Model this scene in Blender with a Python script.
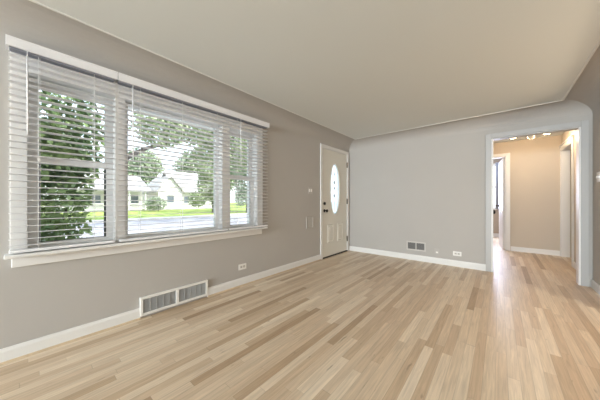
import bpy, bmesh, math, random
from mathutils import Vector, Matrix
random.seed(7)
S = bpy.context.scene
for o in list(bpy.data.objects): bpy.data.objects.remove(o, do_unlink=True)
COL = S.collection
PI = math.pi

# ---------------------------------------------------------------- camera
F_PX, YAW, CX, CH = 234.23, 0.7054, 2.479, 1.063
cam_d = bpy.data.cameras.new('camera'); cam = bpy.data.objects.new('camera', cam_d); COL.objects.link(cam)
cam_d.sensor_width = 36; cam_d.lens = F_PX/600*36; cam_d.shift_y = 1.2/600
cam_d.clip_start = .02; cam_d.clip_end = 400
cam.location = (CX, 0, CH); cam.rotation_euler = (PI/2, 0, YAW)
S.camera = cam

# ---------------------------------------------------------------- world, sun, big lights, exposure
S.view_settings.view_transform = 'Standard'; S.view_settings.look = 'None'
S.view_settings.gamma = 1; S.view_settings.use_curve_mapping = False
S.view_settings.exposure = 0.85
W = bpy.data.worlds.new('sky'); S.world = W; W.use_nodes = True
wn = W.node_tree; bg = wn.nodes['Background']
sky = wn.nodes.new('ShaderNodeTexSky'); sky.sky_type = 'NISHITA'; sky.sun_disc = False
sky.sun_elevation = math.radians(48); sky.sun_rotation = math.radians(60); sky.dust_density = 2.5
haze = wn.nodes.new('ShaderNodeMix'); haze.data_type = 'RGBA'; haze.inputs[0].default_value = .62
haze.inputs[7].default_value = (4.6,4.9,5.3,1)      # thin bright cloud veil over the blue
wn.links.new(sky.outputs[0], haze.inputs[6]); wn.links.new(haze.outputs[2], bg.inputs[0]); bg.inputs[1].default_value = 0.33

def add_light(name, kind, loc, rot, energy, color=(1,1,1), size=None, sizey=None):
    d = bpy.data.lights.new(name, kind); d.energy = energy; d.color = color
    if kind == 'AREA': d.shape = 'RECTANGLE'; d.size = size; d.size_y = sizey
    elif kind == 'SUN': d.angle = size
    else: d.shadow_soft_size = size
    o = bpy.data.objects.new(name, d); COL.objects.link(o); o.location = loc; o.rotation_euler = rot
    return o
def aim(o, v): o.rotation_euler = Vector(v).to_track_quat('-Z', 'Y').to_euler()
sun = add_light('sun', 'SUN', (20, 10, 30), (0,0,0), 2.0, (1,.95,.86), math.radians(1.0)); aim(sun, (-.62,-.30,-.72))
# unseen fill lights added behind the camera and beyond the right wall
L_back = add_light('back_fill_light', 'AREA', (1.70,-6.55,1.55), (0,0,0), 385, (.83,.93,1.0), 2.5, 1.1); aim(L_back, (0,1,0))  # added daylight fill, set in an unseen back window
add_light('warm_fill_light', 'POINT', (4.45,2.6,1.5), (0,0,0), 40, (1,.83,.62), .16)  # bodiless warm fill added to lift the middle of the room
L_bed = add_light('bedroom_window_daylight', 'AREA', (1.9,8.97,1.45), (0,0,0), 52, (.70,.76,1.0), 1.0, 1.25); aim(L_bed, (0,-1,0))

# ---------------------------------------------------------------- materials
def new_mat(name):
    m = bpy.data.materials.new(name); m.use_nodes = True
    return m, m.node_tree, m.node_tree.nodes['Principled BSDF']
def mat(name, c, rough=.5, metal=0, spec=.5, var=0, scale=8, bump=0, bscale=60):
    m, t, b = new_mat(name)
    b.inputs['Base Color'].default_value = (*c, 1); b.inputs['Roughness'].default_value = rough
    b.inputs['Metallic'].default_value = metal; b.inputs['Specular IOR Level'].default_value = spec
    if var or bump:
        tc = t.nodes.new('ShaderNodeTexCoord')
    if var:
        n = t.nodes.new('ShaderNodeTexNoise'); n.inputs['Scale'].default_value = scale; n.inputs['Detail'].default_value = 4
        r = t.nodes.new('ShaderNodeMapRange'); r.inputs[1].default_value = .3; r.inputs[2].default_value = .7
        r.inputs[3].default_value = 1-var; r.inputs[4].default_value = 1+var
        mx = t.nodes.new('ShaderNodeVectorMath'); mx.operation = 'SCALE'; mx.inputs[0].default_value = c
        t.links.new(tc.outputs['Object'], n.inputs['Vector']); t.links.new(n.outputs[0], r.inputs[0])
        t.links.new(r.outputs[0], mx.inputs['Scale']); t.links.new(mx.outputs[0], b.inputs['Base Color'])
    if bump:
        n2 = t.nodes.new('ShaderNodeTexNoise'); n2.inputs['Scale'].default_value = bscale; n2.inputs['Detail'].default_value = 3
        bp = t.nodes.new('ShaderNodeBump'); bp.inputs['Strength'].default_value = bump; bp.inputs['Distance'].default_value = .002
        t.links.new(tc.outputs['Object'], n2.inputs['Vector']); t.links.new(n2.outputs[0], bp.inputs['Height'])
        t.links.new(bp.outputs[0], b.inputs['Normal'])
    return m
def emit(name, c, s):
    m, t, b = new_mat(name)
    b.inputs['Base Color'].default_value = (*c,1); b.inputs['Emission Color'].default_value = (*c,1); b.inputs['Emission Strength'].default_value = s
    return m
M = {}
M['wall'] = mat('greige_wall_paint', (.447,.422,.392), .75, spec=.3, var=.012, scale=2, bump=.12, bscale=180)
M['hall'] = mat('hall_wall_paint', (.54,.47,.385), .75, spec=.3, bump=.12, bscale=180)
M['ceiling'] = mat('ceiling_paint', (.685,.695,.665), .85, spec=.2, bump=.15, bscale=120)
M['bead'] = mat('ceiling_bead_paint', (.74,.73,.69), .6)
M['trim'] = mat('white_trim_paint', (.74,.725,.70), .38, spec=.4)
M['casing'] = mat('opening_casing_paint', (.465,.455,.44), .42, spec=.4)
M['door'] = mat('door_paint', (.72,.69,.62), .45, spec=.4)
M['vinyl'] = mat('white_vinyl', (.78,.78,.77), .35)
M['slat'] = mat('blind_slat_white', (.80,.79,.80), .4)
M['headrail'] = mat('headrail_shadow_tone', (.27,.28,.32), .5)  # dark tone stands in for the shadow line under the valance
M['cord'] = mat('blind_cord', (.80,.79,.77), .7)
M['plate'] = mat('white_plastic', (.80,.78,.74), .35)
M['wallplate'] = mat('painted_over_plate', (.47,.445,.41), .6)
M['receptacle'] = mat('receptacle_ivory', (.52,.49,.44), .4)
M['ventframe'] = mat('vent_frame_cream', (.58,.55,.51), .5)
M['black'] = mat('black_metal', (.015,.014,.013), .35, metal=.3)
M['hinge'] = mat('dark_bronze', (.045,.035,.025), .5, metal=.3)
M['dark'] = mat('dark_duct', (.10,.10,.10), .8)
M['fin'] = mat('grille_fin_grey', (.46,.455,.44), .5)
M['fin2'] = mat('grille_fin_taupe', (.30,.28,.255), .5)
M['slot'] = mat('slot_dark', (.03,.03,.03), .6)
M['screen'] = mat('dark_gasket', (.05,.055,.05), .7)  # dark strip around the lower glass of the left window
M['threshold'] = mat('dark_threshold', (.035,.026,.02), .6)
M['oakshoe'] = mat('oak_shoe_moulding', (.56,.43,.29), .45, var=.08, scale=30)
M['bulb'] = emit('lit_frosted_glass', (1.0,.78,.50), 5)
M['brass'] = mat('brushed_fixture_metal', (.62,.52,.40), .35, metal=.7)
M['crystal'] = mat('frosted_finial', (.80,.74,.66), .15)
M['curtain'] = mat('sheer_blue_grey_curtain', (.50,.54,.62), .8)
M['glassdot'] = mat('bevelled_glass_ornament', (.48,.52,.55), .2)
M['came'] = mat('lead_came', (.42,.43,.44), .4, metal=.5)

def glass_mat(name, tint, gl=.06, rough=0.0):
    m = bpy.data.materials.new(name); m.use_nodes = True; t = m.node_tree; t.nodes.clear()
    out = t.nodes.new('ShaderNodeOutputMaterial'); mix = t.nodes.new('ShaderNodeMixShader')
    tr = t.nodes.new('ShaderNodeBsdfTransparent'); tr.inputs[0].default_value = (*tint,1)
    g = t.nodes.new('ShaderNodeBsdfGlossy'); g.inputs['Roughness'].default_value = rough
    fr = t.nodes.new('ShaderNodeFresnel'); fr.inputs[0].default_value = 1.35
    t.links.new(fr.outputs[0], mix.inputs[0]); t.links.new(tr.outputs[0], mix.inputs[1]); t.links.new(g.outputs[0], mix.inputs[2])
    t.links.new(mix.outputs[0], out.inputs[0])
    return m
M['glass'] = glass_mat('window_glass', (.96,.98,.97))
def frosted():
    m = bpy.data.materials.new('textured_door_glass'); m.use_nodes = True; t = m.node_tree; t.nodes.clear()
    out = t.nodes.new('ShaderNodeOutputMaterial'); mix = t.nodes.new('ShaderNodeMixShader'); mix.inputs[0].default_value = .45
    tr = t.nodes.new('ShaderNodeBsdfTransparent'); tr.inputs[0].default_value = (.9,.95,.97,1)
    tl = t.nodes.new('ShaderNodeBsdfTranslucent'); tl.inputs[0].default_value = (.85,.92,.96,1)
    t.links.new(tr.outputs[0], mix.inputs[1]); t.links.new(tl.outputs[0], mix.inputs[2]); t.links.new(mix.outputs[0], out.inputs[0])
    return m
M['frost'] = frosted()

def floor_mat():
    m, t, b = new_mat('oak_strip_floor')
    N = t.nodes.new; L = t.links.new
    def math_(op, a, bb=None, c=None):
        n = N('ShaderNodeMath'); n.operation = op
        for i, v in enumerate((a, bb, c)):
            if v is None: continue
            if isinstance(v, (int, float)): n.inputs[i].default_value = v
            else: L(v, n.inputs[i])
        return n.outputs[0]
    tc = N('ShaderNodeTexCoord'); sp = N('ShaderNodeSeparateXYZ'); L(tc.outputs['Object'], sp.inputs[0])
    x, y = sp.outputs[0], sp.outputs[1]
    px = math_('DIVIDE', x, .0572); row = math_('FLOOR', px); fx = math_('FRACT', px)
    w1 = N('ShaderNodeTexWhiteNoise'); w1.noise_dimensions = '1D'; L(row, w1.inputs['W'])
    ln = math_('MULTIPLY_ADD', w1.outputs[0], .55, .62)
    off = math_('MULTIPLY', w1.outputs[0], 37.31)
    py0 = math_('ADD', math_('DIVIDE', y, ln), off)
    wob = N('ShaderNodeTexNoise'); wob.noise_dimensions = '2D'; wob.inputs['Scale'].default_value = 1.0
    cw = N('ShaderNodeCombineXYZ'); L(math_('MULTIPLY', row, 3.7), cw.inputs[0]); L(math_('MULTIPLY', py0, .7), cw.inputs[1]); L(cw.outputs[0], wob.inputs['Vector'])
    py = math_('ADD', py0, math_('MULTIPLY', wob.outputs[0], .9))
    bid = math_('FLOOR', py); fy = math_('FRACT', py)
    cid = N('ShaderNodeCombineXYZ'); L(row, cid.inputs[0]); L(bid, cid.inputs[1])
    w2 = N('ShaderNodeTexWhiteNoise'); w2.noise_dimensions = '2D'; L(cid.outputs[0], w2.inputs['Vector'])
    ramp = N('ShaderNodeValToRGB'); L(w2.outputs[0], ramp.inputs[0])
    cr = ramp.color_ramp; cr.interpolation = 'LINEAR'
    cols = [(0,(.40,.275,.17)),(.06,(.52,.38,.25)),(.25,(.58,.44,.305)),(.6,(.635,.505,.365)),(.9,(.70,.58,.44)),(1,(.75,.63,.49))]
    cr.elements[0].position = 0; cr.elements[0].color = (*cols[0][1],1); cr.elements[1].position = 1; cr.elements[1].color = (*cols[-1][1],1)
    for p, c in cols[1:-1]:
        e = cr.elements.new(p); e.color = (*c,1)
    # long grain
    gm = N('ShaderNodeCombineXYZ')
    L(math_('MULTIPLY_ADD', x, 75., math_('MULTIPLY', w2.outputs[0], 91.)), gm.inputs[0]); L(math_('MULTIPLY_ADD', y, 3.2, math_('MULTIPLY', w2.outputs[0], 57.)), gm.inputs[1])
    gn = N('ShaderNodeTexNoise'); gn.inputs['Scale'].default_value = 1.; gn.inputs['Detail'].default_value = 5; gn.inputs['Roughness'].default_value = .6; gn.inputs['Distortion'].default_value = .8
    L(gm.outputs[0], gn.inputs['Vector'])
    gr = N('ShaderNodeMapRange'); L(gn.outputs[0], gr.inputs[0]); gr.inputs[1].default_value = .3; gr.inputs[2].default_value = .7; gr.inputs[3].default_value = .86; gr.inputs[4].default_value = 1.19
    # seams
    ex = math_('MINIMUM', fx, math_('SUBTRACT', 1., fx)); ey = math_('MULTIPLY', math_('MINIMUM', fy, math_('SUBTRACT', 1., fy)), 15.)
    e = math_('MINIMUM', ex, ey)
    sm = N('ShaderNodeMapRange'); L(e, sm.inputs[0]); sm.inputs[1].default_value = .0; sm.inputs[2].default_value = .035; sm.inputs[3].default_value = .72; sm.inputs[4].default_value = 1.
    # rare dark mineral streaks
    kn = N('ShaderNodeTexNoise'); kn.inputs['Scale'].default_value = 1.; kn.inputs['Detail'].default_value = 2
    km = N('ShaderNodeCombineXYZ'); L(math_('MULTIPLY_ADD', x, 26., math_('MULTIPLY', w2.outputs[0], 41.)), km.inputs[0]); L(math_('MULTIPLY', y, 6.), km.inputs[1]); L(km.outputs[0], kn.inputs['Vector'])
    kr = N('ShaderNodeMapRange'); L(kn.outputs[0], kr.inputs[0]); kr.inputs[1].default_value = .70; kr.inputs[2].default_value = .78; kr.inputs[3].default_value = 1.; kr.inputs[4].default_value = .62
    k = math_('MULTIPLY', math_('MULTIPLY', gr.outputs[0], sm.outputs[0]), kr.outputs[0])
    sc = N('ShaderNodeVectorMath'); sc.operation = 'SCALE'; L(ramp.outputs[0], sc.inputs[0]); L(k, sc.inputs['Scale'])
    L(sc.outputs[0], b.inputs['Base Color'])
    b.inputs['Roughness'].default_value = .38; b.inputs['Specular IOR Level'].default_value = .45
    bp = N('ShaderNodeBump'); bp.inputs['Strength'].default_value = .25; bp.inputs['Distance'].default_value = .001; L(sm.outputs[0], bp.inputs['Height']); L(bp.outputs[0], b.inputs['Normal'])
    return m
M['floor'] = floor_mat()

def two_tone(name, c1, c2, scale, rough=.8, lo=.4, hi=.6, detail=4, spec=.3):
    m, t, b = new_mat(name)
    tc = t.nodes.new('ShaderNodeTexCoord'); n = t.nodes.new('ShaderNodeTexNoise'); n.inputs['Scale'].default_value = scale; n.inputs['Detail'].default_value = detail
    r = t.nodes.new('ShaderNodeValToRGB'); r.color_ramp.elements[0].position = lo; r.color_ramp.elements[1].position = hi
    r.color_ramp.elements[0].color = (*c1,1); r.color_ramp.elements[1].color = (*c2,1)
    t.links.new(tc.outputs['Object'], n.inputs['Vector']); t.links.new(n.outputs[0], r.inputs[0]); t.links.new(r.outputs[0], b.inputs['Base Color'])
    b.inputs['Roughness'].default_value = rough; b.inputs['Specular IOR Level'].default_value = spec
    return m
M['leaf_near'] = two_tone('vine_leaf_green', (.07,.14,.045), (.30,.41,.16), 3.0, .5)
M['leaf_mid'] = two_tone('street_tree_leaf', (.22,.29,.15), (.48,.54,.34), .8, .6)
M['leaf_far'] = two_tone('distant_tree_leaf', (.24,.31,.20), (.46,.52,.36), .4, .7)
M['leaf_grey'] = two_tone('grey_green_leaf', (.22,.28,.19), (.44,.50,.38), .9, .7)
M['bark'] = two_tone('bark_grey_brown', (.07,.06,.055), (.17,.15,.135), 6, .9)
M['grass'] = two_tone('lawn_grass', (.20,.30,.06), (.40,.46,.14), 1.2, .9)
M['asphalt'] = two_tone('pale_asphalt', (.30,.30,.34), (.44,.43,.46), .7, .85)
M['concrete'] = two_tone('pale_concrete', (.52,.50,.48), (.66,.64,.62), 1.5, .8)
M['siding'] = mat('white_lap_siding', (.78,.77,.75), .6)
M['roof'] = two_tone('pale_grey_shingles', (.42,.41,.41), (.55,.54,.53), 3, .85)
M['housewin'] = mat('dark_house_window', (.17,.20,.25), .2)
M['brick'] = mat('exterior_brick', (.40,.25,.18), .8)
M['bedwall'] = mat('bedroom_beige_wall', (.40,.34,.27), .8)

# ---------------------------------------------------------------- mesh helpers
class MB:
    def __init__(s): s.v = []; s.f = []; s.sm = []
    def _add(s, vs, fs, smooth=False):
        o = len(s.v); s.v += [tuple(v) for v in vs]; s.f += [tuple(i+o for i in f) for f in fs]; s.sm += [smooth]*len(fs); return s
    def box(s, a, b):
        x0,x1 = sorted((a[0],b[0])); y0,y1 = sorted((a[1],b[1])); z0,z1 = sorted((a[2],b[2]))
        return s._add([(x0,y0,z0),(x1,y0,z0),(x1,y1,z0),(x0,y1,z0),(x0,y0,z1),(x1,y0,z1),(x1,y1,z1),(x0,y1,z1)],
                      [(0,3,2,1),(4,5,6,7),(0,1,5,4),(1,2,6,5),(2,3,7,6),(3,0,4,7)])
    def prism(s, prof, axis, t0, t1, smooth=False):
        """prof: 2-D outline in the two remaining axes (x,y / x,z / y,z order), extruded along axis"""
        def P(p, t):
            return (t,p[0],p[1]) if axis==0 else (p[0],t,p[1]) if axis==1 else (p[0],p[1],t)
        n = len(prof)
        return s._add([P(p,t0) for p in prof]+[P(p,t1) for p in prof],
                      [(i,(i+1)%n,n+(i+1)%n,n+i) for i in range(n)]+[tuple(range(n))[::-1], tuple(range(n,2*n))], smooth)
    def tube(s, pts, r, n=8, r2=None, smooth=True):
        pts = [Vector(p) for p in pts]; k = len(pts); rings = []
        for i, p in enumerate(pts):
            d = (pts[min(i+1,k-1)]-pts[max(i-1,0)]).normalized()
            a = d.orthogonal().normalized(); b = d.cross(a)
            rr = r if r2 is None else r+(r2-r)*i/(k-1)
            rings.append([p+a*rr*math.cos(2*PI*j/n)+b*rr*math.sin(2*PI*j/n) for j in range(n)])
        vs = [v for R in rings for v in R]; fs = []
        for i in range(k-1):
            for j in range(n): fs.append((i*n+j, i*n+(j+1)%n, (i+1)*n+(j+1)%n, (i+1)*n+j))
        fs += [tuple(range(n))[::-1], tuple(range((k-1)*n, k*n))]
        return s._add(vs, fs, smooth)
    def lathe(s, c, prof, axis=2, n=20):
        """prof: list of (radius, height along axis)"""
        vs = []; fs = []
        for r, h in prof:
            for j in range(n):
                a, b = r*math.cos(2*PI*j/n), r*math.sin(2*PI*j/n)
                q = (h,a,b) if axis==0 else (a,h,b) if axis==1 else (a,b,h)
                vs.append((c[0]+q[0],c[1]+q[1],c[2]+q[2]))
        for i in range(len(prof)-1):
            for j in range(n): fs.append((i*n+j, i*n+(j+1)%n, (i+1)*n+(j+1)%n, (i+1)*n+j))
        fs += [tuple(range(n))[::-1], tuple(range((len(prof)-1)*n, len(prof)*n))]
        return s._add(vs, fs, True)
    def build(s, name, m, parent=None, bevel=0, loc=None):
        me = bpy.data.meshes.new(name); me.from_pydata(s.v, [], s.f)
        for p, q in zip(me.polygons, s.sm): p.use_smooth = q
        bm = bmesh.new(); bm.from_mesh(me); bmesh.ops.recalc_face_normals(bm, faces=bm.faces)
        bm.to_mesh(me); bm.free()
        me.materials.append(M[m]); o = bpy.data.objects.new(name, me); COL.objects.link(o)
        if parent:
            o.parent = parent
            o.matrix_parent_inverse = Matrix.Translation(-parent.location)
        if bevel:
            b = o.modifiers.new('bevel', 'BEVEL'); b.width = bevel; b.segments = 2; b.limit_method = 'ANGLE'; b.angle_limit = math.radians(50)
        return o
def struct(o, label=None, cat=None):
    o['kind'] = 'structure'
    if label: o['label'] = label
    if cat: o['category'] = cat
    return o
def empty(name, loc):
    o = bpy.data.objects.new(name, None); o.empty_display_size = .1; COL.objects.link(o); o.location = loc; return o
def thing(name, loc, label, cat, group=None):
    o = empty(name, loc); o['label'] = label; o['category'] = cat
    if group: o['group'] = group
    return o
def tag(o, label, cat, group=None, kind=None):
    o['label'] = label; o['category'] = cat
    if group: o['group'] = group
    if kind: o['kind'] = kind
    return o
def wall_boxes(mb, axis, t0, t1, a0, a1, z0, z1, holes):
    """a wall slab (thickness t0..t1 along axis, length a0..a1 on the other) with rectangular holes (b0,b1,h0,h1)"""
    xs = sorted({a0,a1,*[h[0] for h in holes],*[h[1] for h in holes]}); zs = sorted({z0,z1,*[h[2] for h in holes],*[h[3] for h in holes]})
    for i in range(len(xs)-1):
        for j in range(len(zs)-1):
            xm, zm = (xs[i]+xs[i+1])/2, (zs[j]+zs[j+1])/2
            if any(h[0]<xm<h[1] and h[2]<zm<h[3] for h in holes): continue
            if axis==0: mb.box((t0,xs[i],zs[j]),(t1,xs[i+1],zs[j+1]))
            else: mb.box((xs[i],t0,zs[j]),(xs[i+1],t1,zs[j+1]))

# ---------------------------------------------------------------- room constants
D, XR, YB, ZC, CV, CVH = 4.558, 3.357, -6.5, 2.302, .28, .17
ZT = 2.62            # top of walls
# ---------------------------------------------------------------- floor
struct(MB().box((-.0,YB,-.12),(XR,D+.13,0)).box((1.0,D+.13,-.12),(5.0,9.2,0)).box((XR,.5,-.12),(5.7,D+.13,0)).build('floor','floor'))
# ---------------------------------------------------------------- walls
WZ0, WZ1, WY0, WY1 = .735, 1.955, .0, 2.02
m = MB(); wall_boxes(m, 0, -.22, 0, YB-.14, D+.2, -.5, ZT, [(WY0,WY1,WZ0,WZ1),(3.53,4.46,0,2.06)]); struct(m.build('wall_left','wall'))
OX0, OX1, OZ = 2.400, 3.250, 2.000
m = MB(); wall_boxes(m, 1, D, D+.12, 0, XR+.3, -.1, ZT, [(OX0-.012,OX1+.012,-.1,OZ+.012)]); struct(m.build('wall_far','wall'))
m = MB(); wall_boxes(m, 0, XR, XR+.14, YB-.14, D, -.1, ZT, [(1.9,3.6,-.1,2.1)]); struct(m.build('wall_right','wall'))  # unseen opening added to let the warm fill light in
m = MB(); wall_boxes(m, 1, YB-.14, YB, 0, XR, -.1, ZT, [(.42,2.98,.25,2.12)]); struct(m.build('wall_back','wall'))
# plaster cove round the top of the walls: quarter ellipse from wall to ceiling line
def cove_ring(inset, z): return [(inset,YB+inset,z),(XR-inset,YB+inset,z),(XR-inset,D-inset,z),(inset,D-inset,z)]
m = MB(); NS = 10
rings = [cove_ring(CV*(1-math.cos(PI/2*i/NS)), ZC+.012-CVH+CVH*math.sin(PI/2*i/NS)) for i in range(NS+1)]
vs = [v for r in rings for v in r]; fs = [(i*4+j, i*4+(j+1)%4, (i+1)*4+(j+1)%4, (i+1)*4+j) for i in range(NS) for j in range(4)]
m._add(vs, fs, False); cv = m.build('cove_moulding','wall'); cv.name = 'trim_1'; struct(cv)
sol = cv.modifiers.new('thick','SOLIDIFY'); sol.thickness = .02; sol.offset = 1
# ceiling: flat field with a small dropped lip along the cove line
m = MB(); m.box((CV-.002,YB+CV-.002,ZC),(XR-CV+.002,D-CV+.002,ZT)); struct(m.build('ceiling','ceiling',bevel=.004))
struct(MB().box((-.22,YB-.14,ZT),(XR+.3,D+.12,ZT+.1)).build('roof_slab','roof'))

m = MB(); a0, a1, w_ = CV-.004, CV+.010, ZC-.005
m.box((a0,YB+a0,w_),(a1,D-a0,ZC+.004)).box((XR-a1,YB+a0,w_),(XR-a0,D-a0,ZC+.004)).box((a1,D-a1,w_),(XR-a1,D-a0,ZC+.004)).box((a1,YB+a0,w_),(XR-a1,YB+a1,ZC+.004))
bd = m.build('ceiling_bead','bead'); bd.name = 'trim_6'; struct(bd)
# ---------------------------------------------------------------- baseboards
def base_prof(sgn, w): # profile across wall: (offset from wall, z)
    return [(w,0),(w+sgn*.015,0),(w+sgn*.015,.078),(w+sgn*.011,.088),(w+sgn*.009,.098),(w,.098)]
GY0, GY1 = .672, 1.314
b = empty('baseboard_left',(0,1,0)); struct(b)
for y0,y1 in ((YB,GY0),(GY1,3.468)):
    MB().prism(base_prof(1,0),1,y0,y1).build('board','trim',b)
    MB().prism([(.015,0),(.027,0),(.025,.008),(.020,.013),(.015,.015)],1,y0,y1).build('shoe_moulding','oakshoe',b)
MB().prism([(D,0),(D-.015,0),(D-.015,.078),(D-.011,.088),(D-.009,.098),(D,.098)],0,.0,2.322).build('baseboard_far','trim')
struct(bpy.data.objects['baseboard_far'])
b = empty('baseboard_right',(XR,0,0)); struct(b)
for y0,y1 in ((YB,1.83),(3.67,D)): MB().prism(base_prof(-1,XR),1,y0,y1).build('board','trim',b)
struct(MB().box((0,YB,0),(XR,YB+.015,.098)).build('baseboard_back','trim'))

# ---------------------------------------------------------------- main window: casing, three units
C = empty('trim_2',(0,1,.7)); struct(C)
def boxo(name, a, b_, m_, par=None, bev=.0): return MB().box(a,b_).build(name,m_,par,bev)
boxo('side_casing',(0,-.065,.715),(.02,WY0+.012,2.12),'trim',C,.003); boxo('side_casing',(0,WY1-.012,.715),(.02,2.105,2.12),'trim',C,.003)
boxo('head_casing',(0,WY0+.012,1.943),(.02,WY1-.012,2.12),'trim',C,.003)
boxo('mullion_casing',(-.06,.492,.715),(.02,.562,1.945),'trim',C,.003); boxo('mullion_casing',(-.06,1.490,.715),(.02,1.595,1.945),'trim',C,.003)
boxo('stool',(-.03,-.088,.692),(.10,2.125,.715),'trim',C,.006); boxo('apron',(0,-.058,.620),(.022,2.09,.692),'trim',C,.004)
boxo('jamb',(-.2,WY0-.001,.70),(-.0,WY0+.014,1.955),'vinyl',C); boxo('jamb',(-.2,WY1-.014,.70),(-.0,WY1+.001,1.955),'vinyl',C)
boxo('head_jamb',(-.2,WY0,1.940),(0,WY1,1.957),'vinyl',C); boxo('sill',(-.25,WY0,.705),(-.03,WY1,.737),'vinyl',C)
def frame_mb(x0,x1,y0,y1,z0,z1,l,r,bt,tp):
    m = MB(); m.box((x0,y0,z0),(x1,y0+l,z1)); m.box((x0,y1-r,z0),(x1,y1,z1)); m.box((x0,y0+l,z0),(x1,y1-r,z0+bt)); m.box((x0,y0+l,z1-tp),(x1,y1-r,z1)); return m
def double_hung(n, y0, y1):
    w = empty(f'window_{n}',(-.08,(y0+y1)/2,.735)); struct(w)
    lo = frame_mb(-.085,-.05,y0,y1,.735,1.385,.052,.055,.03,.045).build('lower_sash','vinyl',w,.003)
    MB().box((-.070,y0+.05,.763),(-.064,y1-.05,1.342)).build('glass_pane','glass',lo)
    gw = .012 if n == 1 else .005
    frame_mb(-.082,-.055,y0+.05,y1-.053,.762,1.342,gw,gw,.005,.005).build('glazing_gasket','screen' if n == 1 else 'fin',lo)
    up = frame_mb(-.125,-.09,y0,y1,1.345,1.942,.055,.055,.04,.045).build('upper_sash','vinyl',w,.003)
    MB().box((-.110,y0+.05,1.38),(-.104,y1-.05,1.90)).build('glass_pane','glass',up)
    lk = boxo('sash_lock',(-.088,(y0+y1)/2-.03,1.385),(-.055,(y0+y1)/2+.03,1.398),'vinyl',lo,.003)
double_hung(1, .012, .500); double_hung(3, 1.590, 2.008)
w = empty('window_2',(-.08,1.02,.735)); struct(w)
fr = frame_mb(-.11,-.06,.555,1.497,.735,1.942,.045,.045,.03,.022).build('sash','vinyl',w,.003)
MB().box((-.088,.598,.763),(-.082,1.454,1.925)).build('glass_pane','glass',fr)

# ---------------------------------------------------------------- window blinds (2-inch slats, open)
def slat_mesh(y0, y1, z0, z1, xc=.05):
    m = MB(); z = z0
    while z < z1:
        cs = []
        for k in range(5):
            u = -1+2*k/4; x = xc+u*.0245; zz = z+.0022*(1-u*u)
            cs.append((x,zz))
        top = [(x,zz+.0028) for x,zz in cs][::-1]
        jit = random.uniform(-.0004,.0004)
        prof = [(x,zz+jit+(x-xc)*.06) for x,zz in cs+top]
        m.prism(prof,1,y0+random.uniform(0,.002),y1)
        z += .0432
    return m
def cords(ys, z0, z1):
    m = MB()
    for y in ys:
        for x in (.0245,.0755): m.tube([(x,y,z0),(x,y,z1)],.0011,5)
        m.tube([(.05,y+.008,z0),(.05,y+.008,z1)],.0010,5)
    return m
def valance(par, y0, y1, rl, rr):
    m = MB(); pr = [(.090,2.058),(.100,2.058),(.100,2.066),(.097,2.070),(.097,2.110),(.100,2.115),(.100,2.122),(.090,2.122)]
    m.prism(pr,1,y0,y1)
    if rl: m.box((.021,y0,2.058),(.090,y0+.010,2.122))
    if rr: m.box((.021,y1-.010,2.058),(.090,y1,2.122))
    m.build('valance','slat',par,.0015)
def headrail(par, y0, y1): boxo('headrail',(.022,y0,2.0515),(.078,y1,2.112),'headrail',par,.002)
def bottom_rail(par, y0, y1): boxo('bottom_rail',(.026,y0,.722),(.076,y1,.742),'slat',par,.005)
def wand(par, y, L, x=.088):
    m = MB(); m.tube([(x,y,2.058),(x,y,2.03)],.0025,6); m.tube([(x,y,2.03),(x+.003,y+.002,2.03-L)],.0042,8); m.build('tilt_wand','slat',par)
bl = thing('window_blind',(.05,.2,.715),'narrower white slatted blind, lowered over the left sash window with the green shrub outside','blind','white slatted window blinds')
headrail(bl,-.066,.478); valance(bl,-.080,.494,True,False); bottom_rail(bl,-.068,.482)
slat_mesh(-.07,.484,.765,2.03).build('slats','slat',bl); cords((.06,.35),.735,2.06).build('ladder_cords','cord',bl); wand(bl,.010,.52)
bl = thing('window_blind',(.05,1.3,.715),'wide double white slatted blind, lowered over the picture window and right sash window','blind','white slatted window blinds')
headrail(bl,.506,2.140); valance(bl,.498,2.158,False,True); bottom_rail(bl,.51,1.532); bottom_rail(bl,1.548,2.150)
slat_mesh(.508,1.534,.765,2.03).build('slats','slat',bl); slat_mesh(1.546,2.152,.765,2.03).build('slats','slat',bl)
cords((.66,1.02,1.40),.735,2.06).build('ladder_cords','cord',bl); cords((1.66,2.04),.735,2.06).build('ladder_cords','cord',bl)
wand(bl,.60,.62); wand(bl,1.70,.55)

# ---------------------------------------------------------------- front door
dr = empty('door_1',(0,4.0,0)); struct(dr)
m = MB(); wall_boxes(m,0,-.045,.0,3.545,4.442,.022,2.040,[])
OY, OZc, OA, OB = 3.985, 1.303, .170, .50
def ell(a, b_, n=48, c=(OY,OZc)): return [(c[0]+a*math.cos(2*PI*i/n), c[1]+b_*math.sin(2*PI*i/n)) for i in range(n)]
def slab_with_oval():
    m = MB(); n = 48; inner = ell(OA,OB,n)
    y0,y1,z0,z1 = 3.545,4.442,.022,2.040
    def outer(p):   # ray from the centre to the slab edge
        dy,dz = p[0]-OY,p[1]-OZc; ts = []
        if dy>1e-9: ts.append((y1-OY)/dy)
        if dy<-1e-9: ts.append((y0-OY)/dy)
        if dz>1e-9: ts.append((z1-OZc)/dz)
        if dz<-1e-9: ts.append((z0-OZc)/dz)
        t = min(ts); return (OY+dy*t, OZc+dz*t)
    ext = []
    for p in inner: ext.append(outer(p))
    corners = [(y1,z1),(y0,z1),(y0,z0),(y1,z0)]
    for c in corners:   # snap the nearest ray to each corner
        i = min(range(n), key=lambda k: (ext[k][0]-c[0])**2+(ext[k][1]-c[1])**2); ext[i] = c
    vs = []
    for x in (0.0,-.045):
        vs += [(x,*p) for p in inner]+[(x,*p) for p in ext]
    fs = []
    for i in range(n):
        j = (i+1)%n
        fs += [(i,j,n+j,n+i),(2*n+i,3*n+i,3*n+j,2*n+j),(i,2*n+i,2*n+j,j),(n+i,n+j,3*n+j,3*n+i)]
    return m._add(vs,fs)
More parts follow.
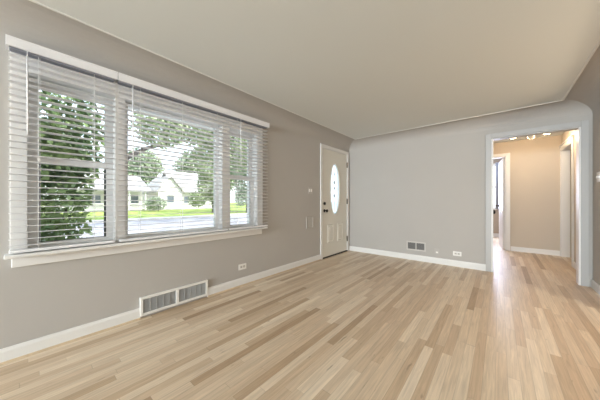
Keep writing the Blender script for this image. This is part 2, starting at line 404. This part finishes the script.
slab = slab_with_oval().build('slab','door',dr)
def oval_ring(a0,b0,a1,b1,x0,x1):
    m = MB(); n = 48; A = ell(a0,b0,n); B = ell(a1,b1,n); Mi = ell((a0+a1)/2,(b0+b1)/2,n)
    vs = [(x0,*p) for p in A]+[(x1,*p) for p in Mi]+[(x0,*p) for p in B]
    fs = []
    for i in range(n):
        j = (i+1)%n; fs += [(i,j,n+j,n+i),(n+i,n+j,2*n+j,2*n+i)]
    return m._add(vs,fs,True)
oval_ring(OA+.030,OB+.030,OA-.012,OB-.012,-.002,.014).build('oval_light_frame','door',slab)
m = MB(); A = ell(OA,OB); m._add([(-.020,*p) for p in A]+[(-.026,*p) for p in A],[tuple(range(48)),tuple(range(48,96))]+[(i,(i+1)%48,48+(i+1)%48,48+i) for i in range(48)])
lite = m.build('oval_glass','frost',slab)
m = MB()
def came(pts): m.tube([(-.017,p[0],p[1]) for p in pts],.0022,6)
came([(OY+OA*.72*math.cos(2*PI*i/40),OZc+OB*.78*math.sin(2*PI*i/40)) for i in range(41)])
came([(OY,OZc-OB),(OY,OZc+OB)]); came([(OY-OA,OZc),(OY+OA,OZc)])
for s in (-1,1): came([(OY+s*.10*math.sin(PI*i/12),OZc-.30+.60*i/12) for i in range(13)])
m.build('lead_came','came',lite)
m = MB()
for z,r in ((OZc+.13,.032),(OZc+.02,.026),(OZc-.13,.032),(OZc+.30,.020)): m.lathe((-.018,OY,z),[(r,0),(r*.8,.004),(r*.3,.006)],0,12)
m.build('bevelled_jewels','glassdot',lite)
def raised_panel(y0,y1,z0,z1,arch=0):
    m = MB(); n = 8
    def outline(i):
        pts = [(y0+i,z0+i),(y1-i,z0+i)]
        for k in range(n+1):
            t = k/n; pts.append((y1-i+(y0-y1+2*i)*t, z1-i+(arch*(t if arch<0 else t))))
        return pts
    o0,o1,o2,o3 = outline(0),outline(.010),outline(.022),outline(.05)
    k = len(o0); vs = [(.0,*p) for p in o0]+[(.009,*p) for p in o1]+[(.001,*p) for p in o2]+[(.008,*p) for p in o3]
    fs = [(r*k+i,r*k+(i+1)%k,(r+1)*k+(i+1)%k,(r+1)*k+i) for r in range(3) for i in range(k)]+[tuple(range(3*k,4*k))]
    m._add(vs,fs); m.build('raised_panel','door',slab)
raised_panel(3.715,3.915,.265,.615); raised_panel(4.070,4.270,.265,.615)
kb = MB().lathe((0,3.610,.885),[(.030,0),(.032,.004),(.026,.010),(.011,.014),(.011,.038),(.022,.044),(.029,.056),(.028,.068),(.018,.076),(.004,.078)],0).build('door_knob','black',slab)
db = MB().lathe((0,3.606,1.020),[(.029,0),(.029,.008),(.024,.014),(.018,.016),(.004,.017)],0); db.box((.014,3.600,1.000),(.032,3.612,1.040)); db.build('deadbolt','black',slab)
for z in (.27,1.06,1.83): MB().tube([(.010,4.450,z-.055),(.010,4.450,z+.055)],.011,8).build('hinge','hinge',dr)
boxo('jamb',(-.2,3.522,0),(-.0,3.543,2.055),'trim',dr); boxo('jamb',(-.2,4.444,0),(-.0,4.466,2.055),'trim',dr); boxo('head_jamb',(-.2,3.543,2.042),(0,4.444,2.062),'trim',dr)
boxo('door_stop',(-.075,3.543,.02),(-.047,3.558,2.042),'trim',dr); boxo('door_stop',(-.075,4.430,.02),(-.047,4.444,2.042),'trim',dr)
boxo('threshold',(-.22,3.53,-.02),(.018,4.46,.020),'threshold',dr,.003)
def casing_y(par, y0, y1, zt, w, m_='trim', x=0):
    m = MB(); m.box((x,y0-w,0),(x+.018,y0,zt+w)).box((x,y1,0),(x+.018,y1+w,zt+w)).box((x,y0,zt),(x+.018,y1,zt+w)); return m.build('casing',m_,par,.004)
casing_y(dr,3.536,4.452,2.048,.064)

# ---------------------------------------------------------------- cased opening in the far wall
T = empty('trim_3',(2.82,D,0)); struct(T)
def casing_x(par, x0, x1, zt, w, y, s=-1, m_='casing'):
    m = MB(); ya, yb = y, y+s*.018
    m.box((x0-w,ya,0),(x0,yb,zt+w)).box((x1,ya,0),(x1+w,yb,zt+w)).box((x0,ya,zt),(x1,yb,zt+w)); return m.build('casing',m_,par,.004)
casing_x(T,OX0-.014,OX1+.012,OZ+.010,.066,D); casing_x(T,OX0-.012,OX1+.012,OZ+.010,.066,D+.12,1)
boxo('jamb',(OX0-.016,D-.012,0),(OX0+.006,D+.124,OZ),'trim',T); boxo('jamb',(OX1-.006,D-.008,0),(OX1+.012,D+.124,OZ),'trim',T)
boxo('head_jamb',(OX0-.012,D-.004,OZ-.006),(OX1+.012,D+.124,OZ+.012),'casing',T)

# ---------------------------------------------------------------- hall beyond the opening
HZ, HY, HXR = 2.345, 6.75, 3.395
m = MB(); wall_boxes(m,0,2.22,2.325,D+.12,6.0,0,HZ,[(4.98,5.72,0,2.02)]); m.box((1.3,5.9,0),(2.22,6.0,HZ)); m.box((1.3,6.0,0),(1.4,9.1,HZ)); struct(m.build('wall_hall_left','hall'))
m = MB(); wall_boxes(m,1,HY,HY+.11,1.4,HXR+.12,0,HZ,[(1.83,2.585,0,2.03)]); struct(m.build('wall_hall_far','hall'))
m = MB(); wall_boxes(m,0,HXR,HXR+.12,D+.12,HY,0,HZ,[(5.80,6.69,0,2.04)]); struct(m.build('wall_hall_right','hall'))
struct(MB().box((1.3,D+.12,HZ),(5.0,9.2,HZ+.1)).build('ceiling_hall','ceiling'))
m = MB(); m.box((4.9,D+.12,0),(5.0,9.1,HZ)).box((HXR+.12,9.0,0),(5.0,9.1,HZ)).box((XR+.3,D+.0,-.1),(5.7,D+.12,2.55)); struct(m.build('wall_side_room','hall'))
m = MB(); wall_boxes(m,1,9.05,9.17,1.3,HXR+.12,0,HZ,[(1.42,2.40,.86,2.12)]); m.box((HXR,HY+.11,0),(HXR+.12,9.05,HZ)); struct(m.build('wall_bedroom','bedwall'))
m = MB().box((2.663,HY-.014,0),(HXR,HY,.098)); m.build('baseboard_hall','trim'); struct(bpy.data.objects['baseboard_hall'])
m = MB().box((1.4,9.035,0),(HXR,9.05,.11)); m.build('baseboard_bedroom','trim'); struct(bpy.data.objects['baseboard_bedroom'])
m = MB().box((HXR-.014,D+.12,0),(HXR,5.73,.098)); m.build('baseboard_hall_right','trim'); struct(bpy.data.objects['baseboard_hall_right'])
# bedroom doorway in the hall's far wall
d3 = empty('door_3',(2.2,HY,0)); struct(d3)
casing_x(d3,1.83,2.585,2.03,.07,HY,-1,'trim')
boxo('jamb',(2.570,HY-.002,0),(2.587,HY+.112,2.03),'trim',d3); boxo('head_jamb',(1.83,HY-.002,2.018),(2.587,HY+.112,2.032),'trim',d3)
lf = boxo('leaf',(-.035,0,.012),(0,.72,2.015),'trim',d3,.002); lf.parent = None
pm = MB()
for y0,y1 in ((.09,.33),(.39,.63)):
    for z0,z1 in ((.25,.85),(1.0,1.55),(1.65,1.88)):
        pm.box((-.040,y0,z0),(-.034,y1,z1)); 
pn = pm.build('raised_panels','trim',lf,.004)
kn = MB().lathe((-.035,.655,.955),[(.028,0),(.028,-.006),(.010,-.012),(.010,-.035),(.024,-.044),(.026,-.056),(.016,-.066),(.003,-.068)],0).build('door_knob','hinge',lf)
lf.location = (2.568,HY+.10,0); lf.rotation_euler = (0,0,math.radians(5.2))
lf.parent = d3; lf.matrix_parent_inverse = Matrix.Translation(-d3.location)
# closet door in the hall's left wall, its black knob just in view
d2 = empty('door_2',(2.3,5.35,0)); struct(d2)
boxo('slab',(2.275,4.985,.012),(2.315,5.715,2.015),'trim',d2)
MB().lathe((2.322,5.10,.885),[(.030,0),(.030,.006),(.012,.012),(.012,.055),(.032,.066),(.038,.084),(.032,.102),(.004,.110)],0).build('door_knob','black',d2)
# doorway in the hall's right wall
T4 = empty('trim_4',(HXR,6.2,0)); struct(T4)
m = MB(); m.box((HXR-.02,6.69,0),(HXR,6.752,2.10)).box((HXR-.02,5.73,0),(HXR,5.80,2.11)).box((HXR-.02,5.80,2.04),(HXR,6.69,2.11)).box((HXR-.035,5.72,2.11),(HXR,6.75,2.135)); m.build('casing','trim',T4,.004)
boxo('jamb',(HXR-.012,6.676,0),(HXR+.10,6.692,2.04),'trim',T4); boxo('jamb',(HXR-.012,5.798,0),(HXR+.12,5.812,2.04),'trim',T4); boxo('head_jamb',(HXR-.012,5.80,2.028),(HXR+.12,6.69,2.042),'trim',T4)
# bedroom window with a curtain
w4 = empty('window_4',(1.9,9.05,.86)); struct(w4)
frame_mb(0,.0,0,0,0,0,0,0,0,0)
m = MB(); m.box((1.40,9.03,.80),(2.44,9.06,.86)).box((2.385,9.03,.86),(2.44,9.06,2.18)).box((1.36,9.03,.86),(1.42,9.06,2.18)).box((1.42,9.03,2.12),(2.385,9.06,2.18)).box((1.42,9.06,1.47),(2.40,9.09,1.51)); m.build('frame','trim',w4)
m = MB(); n = 16
pts = [(2.39+.10*i/n, 8.985+.016*math.sin(i*1.6)) for i in range(n+1)]
m._add([(p[0],p[1],.84) for p in pts]+[(p[0],p[1],2.20) for p in pts],[(i,i+1,n+2+i,n+1+i) for i in range(n)],True)
cu = m.build('curtain','curtain'); tag(cu,'blue-grey curtain beside the bright bedroom window, glimpsed through the hall doorway','curtain')
sd = cu.modifiers.new('thick','SOLIDIFY'); sd.thickness = .004
# hall ceiling light: canopy bar, two frosted bowls and a round finial between them
fx = thing('ceiling_light',(2.885,5.8,HZ),'lit two-bowl flush ceiling light in the warm hall beyond the cased opening','lamp')
m = MB(); m.box((2.62,5.765,HZ-.030),(3.15,5.835,HZ)); m.build('canopy_bar','brass',fx,.01)
for x in (2.668,3.099):
    s_ = MB().lathe((x,5.8,HZ-.03),[(.030,0),(.055,-.012),(.075,-.045),(.070,-.075),(.045,-.098),(.010,-.106)],2).build('glass_bowl','bulb',fx)
m = MB(); m.tube([(2.900,5.8,HZ-.03),(2.900,5.8,HZ-.10)],.006,8); m.build('stem','brass',fx)
m = MB(); m.tube([(2.900+.038*math.cos(2*PI*i/20),5.8,HZ-.145+.038*math.sin(2*PI*i/20)) for i in range(21)],.011,8); m.build('ring_finial','crystal',fx)
for x in (2.668,3.099): add_light('hall_bulb','POINT',(x,5.8,HZ-.22),(0,0,0),6.4,(1,.78,.55),.06)

# ---------------------------------------------------------------- vents, plates, switches
g = thing('return_air_grille',(0,.99,.02),'large white return-air grille with two grey louvre fields, at floor level below the window','vent')
m = frame_mb(0,.022,GY0,GY1,.022,.192,.024,.024,.022,.022); m.box((0,.978,.044),(.022,1.008,.170)); m.build('frame','plate',g,.003)
boxo('backing',(.001,GY0+.02,.04),(.004,GY1-.02,.175),'dark',g)
for y0,y1 in ((GY0+.024,.978),(1.008,GY1-.024)):
    m = MB(); k = 26
    for i in range(k):
        y = y0+(i+.5)*(y1-y0)/k
        m._add([(.006,y-.0042,.044),(.017,y+.002,.044),(.017,y+.002,.170),(.006,y-.0042,.170),(.006,y-.0032,.044),(.017,y+.003,.044),(.017,y+.003,.170),(.006,y-.0032,.170)],
               [(0,1,2,3),(4,5,6,7),(0,1,5,4),(3,2,6,7),(1,2,6,5),(0,3,7,4)])
    for i in range(1,5):
        y = y0+i*(y1-y0)/5; m.box((.010,y-.0025,.044),(.019,y+.0025,.170))
    m.build('louvre_field','fin',g)
g = thing('wall_register',(1.336,D,.17),'small wall register with two dark louvre fields, low on the far wall','vent')
vx0,vx1,vz0,vz1 = 1.178,1.496,.176,.336
def framex(x0,x1,z0,z1,y0,y1,b_): return MB().box((x0,y0,z0),(x0+b_,y1,z1)).box((x1-b_,y0,z0),(x1,y1,z1)).box((x0+b_,y0,z0),(x1-b_,y1,z0+b_)).box((x0+b_,y0,z1-b_),(x1-b_,y1,z1))
m = framex(vx0,vx1,vz0,vz1,D-.010,D,.022); m.box((1.330,D-.010,vz0+.02),(1.346,D,vz1-.02)); m.build('frame','ventframe',g,.003)
boxo('backing',(vx0+.02,D-.003,vz0+.02),(vx1-.02,D-.001,vz1-.02),'dark',g)
for x0,x1 in ((vx0+.022,1.330),(1.346,vx1-.022)):
    m = MB()
    for i in range(14):
        x = x0+(i+.5)*(x1-x0)/14; m.box((x-.0016,D-.008,vz0+.022),(x+.0016,D-.003,vz1-.022))
    m.build('louvre_field','fin2',g)
def outlet_left(y, z, label):
    t = thing('wall_outlet',(0,y,z),label,'outlet','wall outlets')
    boxo('cover_plate',(0,y-.058,z-.036),(.006,y+.058,z+.036),'plate',t,.002)
    for s in (-1,1):
        f = boxo('receptacle',(.005,y+s*.021-.016,z-.014),(.009,y+s*.021+.016,z+.014),'receptacle',t,.002)
        MB().box((.008,y+s*.021-.006,z+.005),(.0095,y+s*.021+.004,z+.007)).box((.008,y+s*.021-.006,z-.007),(.0095,y+s*.021+.004,z-.005)).build('slots','slot',f)
outlet_left(1.785,.235,'white duplex outlet on the window wall, low between window and front door')
t = thing('wall_outlet',(1.956,D,.21),'white duplex outlet low on the far wall, near the cased opening','outlet','wall outlets')
boxo('cover_plate',(1.898,D-.006,.173),(2.014,D,.245),'plate',t,.002)
for s in (-1,1):
    x = 1.956+s*.021; f = boxo('receptacle',(x-.016,D-.009,.195),(x+.016,D-.005,.223),'receptacle',t,.002)
    MB().box((x-.006,D-.0095,.203),(x+.004,D-.008,.205)).box((x-.006,D-.0095,.213),(x+.004,D-.008,.215)).build('slots','slot',f)
t = thing('phone_jack',(1.665,D,.2),'small greige cover plate with a white jack, between vent and outlet on far wall','jack')
boxo('cover_plate',(1.630,D-.006,.165),(1.700,D,.255),'wallplate',t,.002); boxo('jack',(1.655,D-.022,.180),(1.685,D-.005,.205),'plate',t,.003)
t = thing('light_switch',(0,3.19,1.25),'double light switch plate on the wall left of the front door','switch','light switches')
boxo('cover_plate',(0,3.125,1.190),(.006,3.245,1.305),'wallplate',t,.002)
for y in (3.160,3.208): boxo('toggle',(.005,y-.011,1.222),(.010 if y<3.2 else .012,y+.011,1.272),'plate',t,.003)
t = thing('access_hatch',(0,3.16,.7),'greige wall hatch cover below the light switch, left of the front door','hatch')
frame_mb(0,.016,3.065,3.255,.600,.800,.014,.014,.014,.014).build('frame','wallplate',t,.003); boxo('door_flap',(0,3.079,.614),(.007,3.241,.786),'wallplate',t,.002)
t = thing('light_switch',(XR,4.30,1.35),'light switch on the right wall at the right edge, beside the cased opening','switch','light switches')
boxo('cover_plate',(XR-.006,4.20,1.285),(XR,4.372,1.402),'plate',t,.002)
for y in (4.245,4.29,4.335): boxo('toggle',(XR-.016,y-.006,1.328),(XR-.005,y+.006,1.358),'plate',t,.002)

# unseen back window and dining room, added to carry the fill lights
w5 = empty('window_5',(1.75,YB,.85)); struct(w5)  # added window frame around the back fill light
m = framex(.36,3.04,.19,2.18,YB,YB+.018,.062); m.box((1.67,YB-.04,.25),(1.73,YB-.01,2.12)); m.build('frame','trim',w5)
m = MB(); m.box((5.6,.6,-.1),(5.7,D,2.45)).box((XR+.14,.5,-.1),(5.7,.6,2.45)).box((XR+.14,.5,2.45),(5.7,D,2.55)); struct(m.build('wall_added_dining','hall'))  # unseen room added around the warm fill light
T5 = empty('trim_5',(XR,2.75,0)); struct(T5); casing = MB().box((XR-.018,1.83,0),(XR,1.9,2.17)).box((XR-.018,3.6,0),(XR,3.67,2.17)).box((XR-.018,1.9,2.1),(XR,3.6,2.17)); casing.build('casing','trim',T5,.004)  # casing of the opening added for the warm fill light

# ================================================================ outdoors
def ground():
    o = []
    struct(MB().box((-9.5,-30,-.75),(-.22,60,-.62)).build('front_yard','concrete'))
    struct(MB().box((-21.5,-40,-.80),(-9.5,75,-.66)).build('street','asphalt'))
    struct(MB().box((-23.0,-40,-.78),(-21.5,75,-.50)).build('sidewalk','concrete'))
    m = MB(); m.prism([(-23.0,-.50),(-33,-.18),(-120,.2),(-120,-1),(-23,-1)],1,-60,110); tag(struct(m.build('lawn','grass')),'mown green lawn across the street','lawn')
ground()
def leaf_mesh(blobs, n, size, seed, shell=.55):
    """clouds of folded leaf blades scattered through ellipsoids (cx,cy,cz,rx,ry,rz)"""
    R = random.Random(seed); m = MB(); vol = [b_[3]*b_[4]+b_[4]*b_[5]+b_[3]*b_[5] for b_ in blobs]
    for _ in range(n):
        b_ = R.choices(blobs, vol)[0]
        while True:
            p = Vector((R.uniform(-1,1),R.uniform(-1,1),R.uniform(-1,1)))
            if shell*R.random() < p.length <= 1: break
        c = Vector((b_[0]+p.x*b_[3], b_[1]+p.y*b_[4], b_[2]+p.z*b_[5]))
        d = Vector((R.gauss(0,1),R.gauss(0,1),R.gauss(-.3,.8))).normalized(); s = d.orthogonal().normalized()
        s.rotate(Matrix.Rotation(R.uniform(0,6.28),3,d)); nn = d.cross(s)
        L = size*R.uniform(.6,1.3); w_ = L*.36; bend = nn*L*.10
        q = [c, c+d*L*.35+s*w_+bend, c+d*L, c+d*L*.35-s*w_+bend, c+d*L*.45]
        m._add(q,[(0,1,4),(1,2,4),(2,3,4),(3,0,4)],False)
    return m
def fol(par, blobs, n, size, seed, mm):
    mb = leaf_mesh(blobs,n,size,seed); me = bpy.data.meshes.new('foliage'); me.from_pydata(mb.v,[],mb.f); me.materials.append(M[mm])
    o = bpy.data.objects.new('foliage',me); COL.objects.link(o); o.parent = par; o.matrix_parent_inverse = Matrix.Translation(-par.location); return o
def tree(name, base, trunk, limbs, blobs, n, size, seed, mm, label, cat='tree', group=None):
    t = thing(name, base, label, cat, group)
    m = MB(); m.tube(trunk[0],trunk[1],10,trunk[2])
    for pts, r0, r1 in limbs: m.tube(pts,r0,8,r1)
    m.build('trunk','bark',t); fol(t,blobs,n,size,seed,mm); return t
# shrub close outside the left window
gz = -.62
tree('tall_shrub',(-1.55,.0,gz),([(-1.55,0,gz),(-1.5,.05,.6),(-1.55,0,1.9)],.05,.02),
     [([(-1.5,.05,.2),(-1.35,.3,.9),(-1.3,.45,1.5)],.02,.008),([(-1.5,.05,.5),(-1.5,-.3,1.2),(-1.4,-.5,2.0)],.02,.008)],
     [(-1.55,-.15,.35,.62,.62,1.0),(-1.5,-.1,1.25,.62,.66,.9),(-1.5,.05,1.95,.6,.66,.8),(-1.6,-.6,1.1,.6,.6,1.5),(-1.35,.33,1.05,.32,.20,.75),(-1.35,.38,1.75,.35,.28,.55)],
     11000,.075,3,'leaf_near','tall dense green leafy shrub growing right outside the left window','shrub')
# street tree with spreading limbs over the road
tree('street_tree',(-16,3.9,-.66),([(-16,3.9,-.66),(-15.9,4.0,1.5),(-16,4.0,3.6),(-16,4.3,6.5)],.30,.10),
     [([(-16,4.0,3.7),(-16,5.4,4.7),(-16,6.8,5.3),(-16,8.4,5.9)],.17,.05),([(-16,4.1,4.4),(-15.6,2.6,5.6),(-15.4,1.2,6.6)],.12,.04)],
     [(-16,9.3,7.4,2.6,3.0,1.9),(-16.5,12.0,6.4,2.4,2.4,2.0),(-15.5,6.2,6.3,2.2,1.7,1.5),(-16,14.0,5.6,2.0,1.8,2.0),(-16,10.2,5.0,1.7,1.6,.9),(-16,5.0,9.5,2.6,3.6,1.7)],
     13000,.27,11,'leaf_mid','big leafy street tree spreading its crown above the road','tree')
tree('lawn_tree',(-25.5,15.6,-.42),([(-25.5,15.6,-.42),(-25.4,15.6,1.0),(-25.5,15.7,2.8)],.14,.05),[([(-25.5,15.6,.9),(-25.3,16.4,2.0)],.06,.02)],
     [(-25.5,15.2,3.0,1.5,1.6,1.9),(-25.2,15.9,1.7,1.1,1.0,1.4),(-25.5,13.6,1.3,1.0,1.1,1.0),(-25.4,14.9,4.7,1.4,1.3,1.5)],
     5500,.24,21,'leaf_mid','small rounded tree on the lawn before the gabled house','tree')
tree('grey_green_tree',(-23.5,19.5,-.45),([(-23.5,19.5,-.45),(-23.5,19.5,2.2),(-23.5,19.7,5)],.18,.07),[],
     [(-23.5,19.8,3.6,1.8,2.1,2.5),(-23.5,21.3,2.6,1.6,1.6,2.2),(-23.5,18.8,5.6,1.7,1.4,2.0),(-23.5,21.6,6.2,1.9,2.2,2.2),(-23.3,18.4,1.6,1.0,.8,1.2)],
     7000,.28,31,'leaf_grey','grey-green tree seen through the right sash window','tree')
R = random.Random(5)
bt = [(-53,-6,'leftmost of the distant trees behind the white porch house'),(-53,4,'distant tree rising right behind the white porch house roof'),(-53,14.2,'distant tree rising behind the gabled house'),(-53,24.6,'distant tree behind the right end of the gabled house'),(-53,35,'distant tree farthest right, beyond the lawn')]
for i,(x,y,lab) in enumerate(bt):
    h = R.uniform(11.5,14); bl_ = [(x+R.uniform(-2,2),y+R.uniform(-2.2,2.2),h*R.uniform(.35,.85),R.uniform(2.4,3.4),R.uniform(2.4,3.2),R.uniform(2,3)) for _ in range(8)]
    tree('background_tree',(x,y,-.1),([(x,y,-.1),(x,y,h*.4),(x+.3,y,h*.75)],.35,.12),[],bl_,7500,.5,50+i,'leaf_far',lab,'tree','trees behind the houses')
# bush beside the gabled house
t = thing('round_bush',(-31.2,11.2,-.2),'round clipped bush in front of the left end of the gabled house','bush')
m = MB(); m.tube([(-31.2,11.2,-.25),(-31.2,11.2,.6)],.06,6); m.build('stem','bark',t); fol(t,[(-31.2,10.9,.75,.9,1.25,.9)],900,.22,71,'leaf_grey')

def lap_wall(mb, x, y0, y1, z0, z1, n):   # clapboards facing the street
    for i in range(n):
        a, b_ = z0+(z1-z0)*i/n, z0+(z1-z0)*(i+1)/n
        mb.prism([(x,a),(x+.05,a),(x+.02,b_),(x,b_)],1,y0,y1)
def house_window(par, x, y0, y1, z0, z1):
    f = frame_mb(x,x+.08,y0,y1,z0,z1,.08,.08,.08,.08).build('window','siding',par)
    MB().box((x+.01,y0+.08,z0+.08),(x+.03,y1-.08,z1-.08)).box((x+.01,(y0+y1)/2-.0,z0+.08),(x+.04,(y0+y1)/2+.0,z1-.08)).build('pane','housewin',f)
h2 = thing('gabled_house',(-37,17,-.15),'white gabled house with a pale roof across the street, right of the porch house','house','houses across the street')
m = MB(); lap_wall(m,-36,15.2,23,-.3,2.5,12); m.box((-43,15.2,-.3),(-36,23,2.5)); lap_wall(m,-34.6,12.3,15.6,-.3,2.5,12); m.box((-42,12.3,-.3),(-34.6,15.6,2.5))
m.prism([(12.3,2.5),(15.6,2.5),(13.95,4.7)],0,-42,-34.6); m.build('wall','siding',h2)
m = MB(); m.prism([(-35.4,2.35),(-39.5,5.9),(-43.6,2.35),(-43.6,2.55),(-39.5,6.1),(-35.4,2.55)],1,14.8,23.5)
for s in (-1,1): m.prism([(13.95,4.65),(13.95+s*2.0,2.25),(13.95+s*2.0,2.45),(13.95,4.88)],0,-41,-34.2)
m.build('roof','roof',h2)
house_window(h2,-35.96,16.4,17.4,.7,1.9); house_window(h2,-35.96,18.6,20.2,.7,1.9); house_window(h2,-34.56,13.4,14.5,.8,2.0)
h1 = thing('porch_house',(-36,6,-.15),'white porch house with posts and railing across the street, left of the gabled house','house','houses across the street')
m = MB(); lap_wall(m,-35.5,2.5,10.6,-.3,2.5,12); m.box((-42,2.5,-.3),(-35.5,10.6,2.5)); m.prism([(-42,2.5),(-35.5,2.5),(-38.7,4.6)],1,2.5,10.6); m.build('wall','siding',h1)
MB().prism([(-33.0,2.3),(-38.7,4.7),(-42.5,2.4),(-42.5,2.6),(-38.7,4.9),(-33.0,2.5)],1,2.1,11.0).build('roof','roof',h1)
for y in (2.7,4.6,6.6,8.6,10.4): MB().box((-33.5,y-.09,-.2),(-33.3,y+.09,2.42)).build('porch_post','siding',h1)
m = MB(); m.box((-33.45,2.7,.72),(-33.37,10.4,.80)).box((-33.45,2.7,.02),(-33.37,10.4,.10))
for i in range(38): m.box((-33.43,2.8+i*.2,.1),(-33.39,2.85+i*.2,.72))
m.build('porch_railing','siding',h1)
for y in (3.3,5.2,7.2,9.2): house_window(h1,-35.46,y,y+1.0,.6,2.0)
